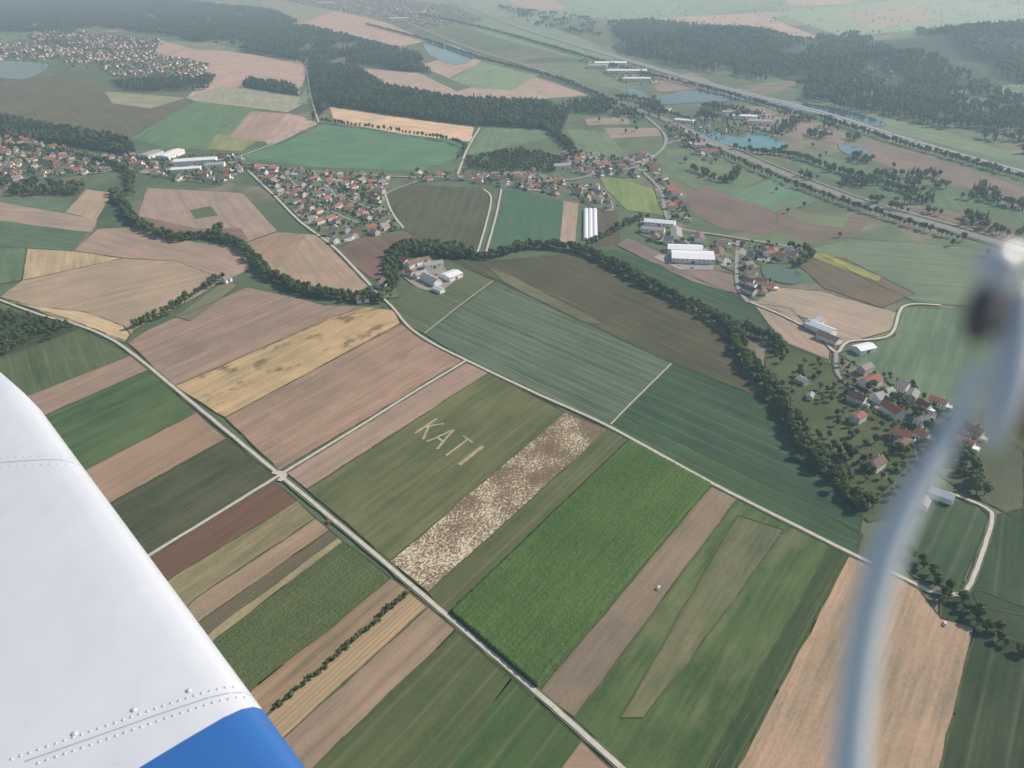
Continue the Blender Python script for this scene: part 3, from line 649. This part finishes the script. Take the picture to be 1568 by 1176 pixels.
village([(636,264),(720,266),(810,262),(870,280),(850,298),(790,288),(700,276),(620,280)],22,0.88,80,0.7)
village([(862,236),(890,234),(950,244),(990,236),(1014,258),(980,272),(900,272),(868,262)],22,0.85,70,0.7)
village([(870,284),(912,288),(930,300),(950,322),(930,324),(892,312)],22,0.7,20)
village([(980,336),(1040,340),(1090,372),(1080,396),(1030,380),(980,360)],22,0.7,20,0.7)
village([(1090,372),(1150,372),(1240,384),(1180,400),(1150,416),(1160,462),(1136,450),(1130,420),(1090,400)],22,0.75,-20,0.9)
village([(1000,250),(1030,290),(1060,340),(1030,345),(1010,320),(1000,280)],22,0.75,-20,0.8)
village([(1020,190),(1060,186),(1110,222),(1090,250),(1040,222)],26,0.5,20,0.8)
village([(1130,440),(1180,425),(1190,440),(1160,462)],20,0.8,30)
village([(1284,556),(1330,562),(1400,596),(1500,660),(1470,730),(1390,700),(1350,650),(1300,610)],21,0.72,50,1.1,False)
village([(1210,560),(1270,580),(1330,660),(1370,740),(1340,740),(1240,620)],30,0.22,50,0.1,False)
village([(400,-6),(520,-10),(700,10),(740,32),(650,44),(560,24),(480,10)],45,0.7,0,0.25)
village([(1060,180),(1160,170),(1220,205),(1100,210)],32,0.55,20,0.5,False)
village([(1240,88),(1300,84),(1420,150),(1500,200),(1380,184),(1280,140)],48,0.4,20,0.05,False)
village([(1420,742),(1470,752),(1462,778),(1420,776)],18,0.5,40,0.6,False)
village([(880,90),(990,104),(1010,130),(960,130)],40,0.4,10,0.3)
village([(560,440),(600,432),(612,455),(570,462)],16,0.5,10,1.0)
village([(1180,388),(1230,392),(1230,404),(1180,404)],22,0.6,10,0.8)
scatter("garden_trees",gt,TD,0.35,0.8)
lt=[]
for px,k in([(900,180),(1300,230),(1568,330),(1568,400),(1200,370),(1020,240)],0.10),([(700,20),(1568,0),(1568,60),(900,60)],0.04),([(0,40),(250,60),(240,120),(0,100)],0.08): lt+=fill(px,30,k)
scatter("field_trees",[q for q in lt if not near_road(q[0],q[1],5)],TD,0.7,1.2)
# letters mown in the meadow
straw=field_mat("mown_straw",(170,162,128),V2A,'dry',(124,128,90))
K0=G(635,665); e1=(G(700,711)-K0); stepL=e1.length/3; e1.normalize(); e2=Vector((math.cos(V2A),math.sin(V2A),0)); hL=(G(668,642)-K0).length
def letter(name,k,strokes,wd=2.6):
    v=[];f=[]; o_=K0+e1*(stepL*k)
    for a,b in strokes:
        A=o_+e1*(a[0]*stepL)+e2*(a[1]*hL); B=o_+e1*(b[0]*stepL)+e2*(b[1]*hL)
        d=(B-A).normalized();n=Vector((-d.y,d.x,0))*wd/2; zi[0]+=0.006; N=8; s=len(v)
        for i in range(N+1):
            p=A+(B-A)*i/N; r1=random.uniform(.7,1.25);r2=random.uniform(.7,1.25); v+=[(p.x+n.x*r1,p.y+n.y*r1,zi[0]),(p.x-n.x*r2,p.y-n.y*r2,zi[0])]
            if i: f.append((s+2*i-2,s+2*i-1,s+2*i+1,s+2*i))
    mesh_obj(name,v,f,[straw])
letter("mown_letter_k",0,[((0,0),(0,1)),((0,.42),(.55,1)),((.14,.56),(.62,0))])
letter("mown_letter_a",1,[((-.12,0),(.24,1)),((.24,1),(.62,0)),((.04,.38),(.48,.38))])
letter("mown_letter_t",2,[((.24,0),(.24,1)),((-.1,1),(.58,1))])
letter("mown_letter_i",3,[((.12,0),(.12,1.1))],4)
# ---------------------------------------------------------------- tall maize field
mz=field_mat("maize",(80,116,56),V2A,'maize')
pp=[G(x,y) for x,y in[(690,940),(963,676),(1088,744),(822,1054)]]
nx,ny=60,110; v=[];f=[]
for i in range(nx+1):
    for j in range(ny+1):
        s=i/nx;t=j/ny; p=(pp[0]*(1-t)+pp[1]*t)*(1-s)+(pp[3]*(1-t)+pp[2]*t)*s
        v.append((p.x+(random.uniform(-.5,.5)),p.y+random.uniform(-.5,.5),3.5+random.uniform(-.22,.22)))
for i in range(nx):
    for j in range(ny): s=i*(ny+1)+j; f.append((s,s+ny+1,s+ny+2,s+1))
ed=[i*(ny+1) for i in range(nx+1)]+[nx*(ny+1)+j for j in range(1,ny+1)]+[i*(ny+1)+ny for i in range(nx-1,-1,-1)]+[j for j in range(ny-1,0,-1)]
b0=len(v)
for k in ed: v.append((v[k][0],v[k][1],0))
for k in range(len(ed)): k2=(k+1)%len(ed); f.append((ed[k2],ed[k],b0+k,b0+k2))
mesh_obj("maize_field",v,f,[mz],smooth=True)
# ---------------------------------------------------------------- cars
tyre=simple("tyre",(0.02,0.02,0.02,1),0.9)
def car(px,py,az,c,z=1.26,p=None):
    paint=simple("car_paint",c,0.3,0.03,1,0.5)
    prof=[(-2.2,.35),(2.15,.35),(2.2,.75),(1.3,.95),(0.6,1.42),(-1.2,1.45),(-1.9,1.0),(-2.25,.9)]; v=[];f=[];mi=[]
    for s in(-.88,.88):
        for x,zz in prof: v.append((x,s*(0.8 if zz>1.2 else 1),zz))
    n=len(prof); f.append(tuple(range(n)));mi.append(0); f.append(tuple(range(2*n-1,n-1,-1)));mi.append(0)
    for i in range(n): j=(i+1)%n; f.append((j,i,n+i,n+j)); mi.append(1 if i in(3,5) else 0)
    for cx in(-1.35,1.35):
        for cy in(-.82,.82):
            s=len(v)
            for yy in(cy-.11,cy+.11):
                for k in range(10): a=k*math.pi/5; v.append((cx+.33*math.cos(a),yy,.33+.33*math.sin(a)))
            f.append(tuple(range(s,s+10)));mi.append(2);f.append(tuple(range(s+19,s+9,-1)));mi.append(2)
            for k in range(10): f.append((s+k,s+(k+1)%10,s+10+(k+1)%10,s+10+k));mi.append(2)
    o=mesh_obj("car",v,f,[paint,glass,tyre],mi); p=p or G(px,py); o.location=(p.x,p.y,z); o.rotation_euler=(0,0,math.radians(90-az))
car(503,801,-40,(0.5,0.03,0.02,1),1.0)
for x,y,a,c in[(652,422,30,(0.7,0.7,0.7,1)),(668,422,80,(0.05,0.06,0.09,1)),(648,436,10,(0.6,0.6,0.62,1)),(1040,408,90,(0.7,0.7,0.7,1)),(1032,404,90,(0.3,0.02,0.02,1)),(1060,412,90,(0.05,0.08,0.2,1)),(1446,957,40,(0.6,0.6,0.6,1)),(1008,902,40,(0.6,0.6,0.6,1))]: car(x,y,a,c,0.95)
ph_=smooth([G(x,y) for x,y in hw],10)
for i in range(24,len(ph_)-8,4):
    d=ph_[i+1]-ph_[i]; n=Vector((-d.y,d.x,0)).normalized(); sd=random.choice((-1,1)); car(0,0,math.degrees(math.atan2(d.x,d.y)),random.choice([(0.7,0.7,0.7,1),(0.04,0.05,0.07,1),(0.3,0.03,0.02,1)]),1.61,ph_[i]+n*sd*random.choice((8,11.5)))
field([(618,402),(672,400),(698,430),(672,450),(640,442),(616,424)],(160,152,142),'plough',name='farmyard')
field([(1000,395),(1040,374),(1095,388),(1092,414),(1040,414)],(164,158,150),'plough',name='factory_yard')
# ---------------------------------------------------------------- haze volume
hz=bpy.data.materials.new("haze"); hz.use_nodes=True; t=hz.node_tree; t.nodes.clear(); o_=t.nodes.new("ShaderNodeOutputMaterial"); vs=t.nodes.new("ShaderNodeVolumeScatter")
vs.inputs["Color"].default_value=(0.58,0.84,1,1); vs.inputs["Density"].default_value=1.4e-4; vs.inputs["Anisotropy"].default_value=0.25; t.links.new(vs.outputs[0],o_.inputs["Volume"])
X=20000;v=[(x,y,z) for z in(-5,460) for x,y in((-X,-X),(X,-X),(X,X),(-X,X))]
mesh_obj("haze",v,[(3,2,1,0),(4,5,6,7),(0,1,5,4),(1,2,6,5),(2,3,7,6),(3,0,4,7)],[hz])
# ---------------------------------------------------------------- aircraft wing
wing=bpy.data.objects.new("aircraft_wing",None); sc.collection.objects.link(wing)
WZ=H-1.05
def WP(x,y): return G(x,y,WZ)
T=WP(50,603); Rr=WP(640,1390); e=(Rr-T); LE=e.length; e.normalize(); nin=Vector((-e.y,e.x,0))
if nin.dot(WP(0,900)-T)<0: nin=-nin
prof=[(0.02,-.16),(0.003,-.10),(-.004,-.062),(0,-.04),(.012,-.022),(.03,-.011),(.06,-.004),(.12,0),(.3,.006),(.6,.008),(1.0,0.0),(1.5,-.02)]
tipd=(WP(-60,518)-T).normalized()
b=NB("wing_paint"); g=b.n("ShaderNodeNewGeometry"); p1=WP(215,1176);p2=WP(398,1060); dd=(p2-p1).normalized(); nn=Vector((dd.y,-dd.x,0))
if nn.dot(WP(450,1170)-p1)<0: nn=-nn
vm=b.n("ShaderNodeVectorMath",operation='DOT_PRODUCT'); b.l(g.outputs["Position"],vm.inputs[0]); vm.inputs[1].default_value=tuple(nn)
f_=b.math('GREATER_THAN',vm.outputs["Value"],nn.dot(p1)+0.0)
nz=b.noise(g.outputs["Position"],2.5,5,0.65); wc=b.mix(nz,(0.48,0.50,0.54,1),(0.62,0.62,0.64,1))
nd=b.noise(g.outputs["Position"],60,2,0.5); wc=b.mix(b.math('MULTIPLY',b.math('SUBTRACT',nd,0.69),4,clamp=True),wc,(0.38,0.38,0.38,1))
b.l(b.mix(f_,wc,(0.035,0.13,0.36,1)),b.b.inputs["Base Color"]); b.b.inputs["Roughness"].default_value=0.3; b.b.inputs["Specular IOR Level"].default_value=0.5
bu=b.n("ShaderNodeBump"); bu.inputs["Strength"].default_value=0.45; bu.inputs["Distance"].default_value=0.012; b.l(b.noise(g.outputs["Position"],5,2),bu.inputs["Height"]); b.l(bu.outputs[0],b.b.inputs["Normal"])
wm=b.m; v=[];f=[]; NS=90
for i in range(NS+1):
    u=(i/NS)**1.5; s=LE*u
    for (n,z) in prof:
        k=max(0,1-s/0.03)
        sl_=n*(tipd.dot(e)/max(0.05,tipd.dot(nin)))*(1-u)
        p=T+e*(s+sl_)+nin*n; v.append((p.x,p.y,WZ+z-0.012*k*k))
P_=len(prof)
for i in range(NS):
    for k in range(P_-1): s=i*P_+k; f.append((s,s+1,s+P_+1,s+P_))
bot=len(v)
for k in range(P_): v.append((v[k][0],v[k][1],WZ-0.16))
for k in range(P_-1): f.append((k+1,k,bot+k,bot+k+1))
mesh_obj("wing_skin",v,f,[wm],smooth=True,parent=wing)
rm=simple("rivet_metal",(0.44,0.46,0.51,1),0.35,0.1,5,0.5); v=[];f=[]
def surfz(p):
    n=(p-T).dot(nin)
    for (a,za),(c,zc) in zip(prof[3:],prof[4:]):
        if a<=n<=c: return WZ+za+(zc-za)*(n-a)/(c-a)
    return None
def dome(p,r):
    z0=surfz(p)
    if z0 is None or (p-T).dot(nin)<0.012: return
    s=len(v); K=8
    for rr,zz in ((1,0),(0.75,.35),(0.3,.55)):
        for k in range(K): a=k*2*math.pi/K; v.append((p.x+rr*r*math.cos(a),p.y+rr*r*math.sin(a),z0-0.0002+zz*r))
    for q in range(2):
        for k in range(K): f.append((s+q*K+k,s+q*K+(k+1)%K,s+(q+1)*K+(k+1)%K,s+(q+1)*K+k))
    f.append(tuple(s+2*K+k for k in range(K)))
def row(a,c,n,r=0.0030):
    A=WP(*a);B=WP(*c)
    for i in range(n): dome(A+(B-A)*(i/(n-1)),r)
row((20,1166),(376,1034),30);row((60,1172),(382,1052),27);row((-20,718),(122,704),13,.0028);row((-20,704),(114,691),13,.0028)
for q in((115,1126),(205,1088),(288,1056)): dome(WP(*q),0.0055)
mesh_obj("rivets",v,f,[rm],smooth=True,parent=wing)
seam=simple("panel_seam",(0.30,0.31,0.35,1),0.6); v=[];f=[]
for a,c in(((40,1170),(378,1044)),((-20,711),(118,697))):
    A=WP(*a);B=WP(*c);d=(B-A).normalized();n=Vector((-d.y,d.x,0))*0.0008
    for i in range(31):
        p=A+(B-A)*(i/30); z=(surfz(p) or WZ)+0.0006; s=len(v); v+= [(p.x+n.x,p.y+n.y,z),(p.x-n.x,p.y-n.y,z)]
        if i: f.append((s-2,s-1,s+1,s))
mesh_obj("panel_seam",v,f,[seam],parent=wing)
# ---------------------------------------------------------------- canopy latch with tube (close to the lens, out of focus)
lat=bpy.data.objects.new("canopy_latch",None); sc.collection.objects.link(lat)
D=0.062
def tube(name,pts,mat):
    P=[at(x,y,D) for x,y,r in pts]; Rr_=[r/FP*D for x,y,r in pts]; v=[];f=[];K=14
    q=smooth(P,5); rr=[]
    for i in range(len(Rr_)-1):
        for k in range(5): rr.append(Rr_[i]+(Rr_[i+1]-Rr_[i])*k/5)
    rr.append(Rr_[-1])
    for i,p in enumerate(q):
        d=(q[min(i+1,len(q)-1)]-q[max(i-1,0)]).normalized(); x=d.cross(F).normalized(); y=d.cross(x)
        for k in range(K): a=2*math.pi*k/K; v.append(p+(x*math.cos(a)+y*math.sin(a))*rr[i])
        if i:
            for k in range(K): s=(i-1)*K; f.append((s+k,s+(k+1)%K,s+K+(k+1)%K,s+K+k))
    f.append(tuple(range(K))[::-1]); f.append(tuple(range(len(v)-K,len(v))))
    mesh_obj(name,v,f,[mat],smooth=True,parent=lat)
m1=simple("latch_tube_plastic",(0.90,0.92,0.90,1),0.22,0.03,5,0.6); m2=simple("latch_metal",(0.78,0.76,0.74,1),0.3,0.05,5,0.6,0.1); m3=simple("latch_dark_rubber",(0.18,0.16,0.15,1),0.5); m4=simple("latch_brass",(0.34,0.20,0.08,1),0.5)
m1.node_tree.nodes["Principled BSDF"].inputs["Subsurface Weight"].default_value=0.6; m1.node_tree.nodes["Principled BSDF"].inputs["Subsurface Radius"].default_value=(0.005,0.005,0.005)
tube("tube",[(1496,560,10),(1474,625,14),(1432,700,18),(1388,775,22),(1352,860,25),(1326,960,25),(1309,1080,26),(1299,1200,27),(1293,1300,27)],m1)
tube("knob",[(1532,374,12),(1532,386,28),(1530,404,34),(1526,426,28),(1520,445,22)],m2)
tube("collar",[(1516,446,22),(1506,474,26),(1498,502,24),(1490,524,10)],m3)
tube("bracket",[(1568,440,18),(1558,500,28),(1544,580,30),(1530,640,24),(1518,690,10)],m2)
tube("pivot",[(1584,570,20),(1582,620,24),(1578,680,14)],m4)
print("TREES",cnt,"GT",len(gt),"HOUSES",len(houses),"OBJ",len(bpy.data.objects))
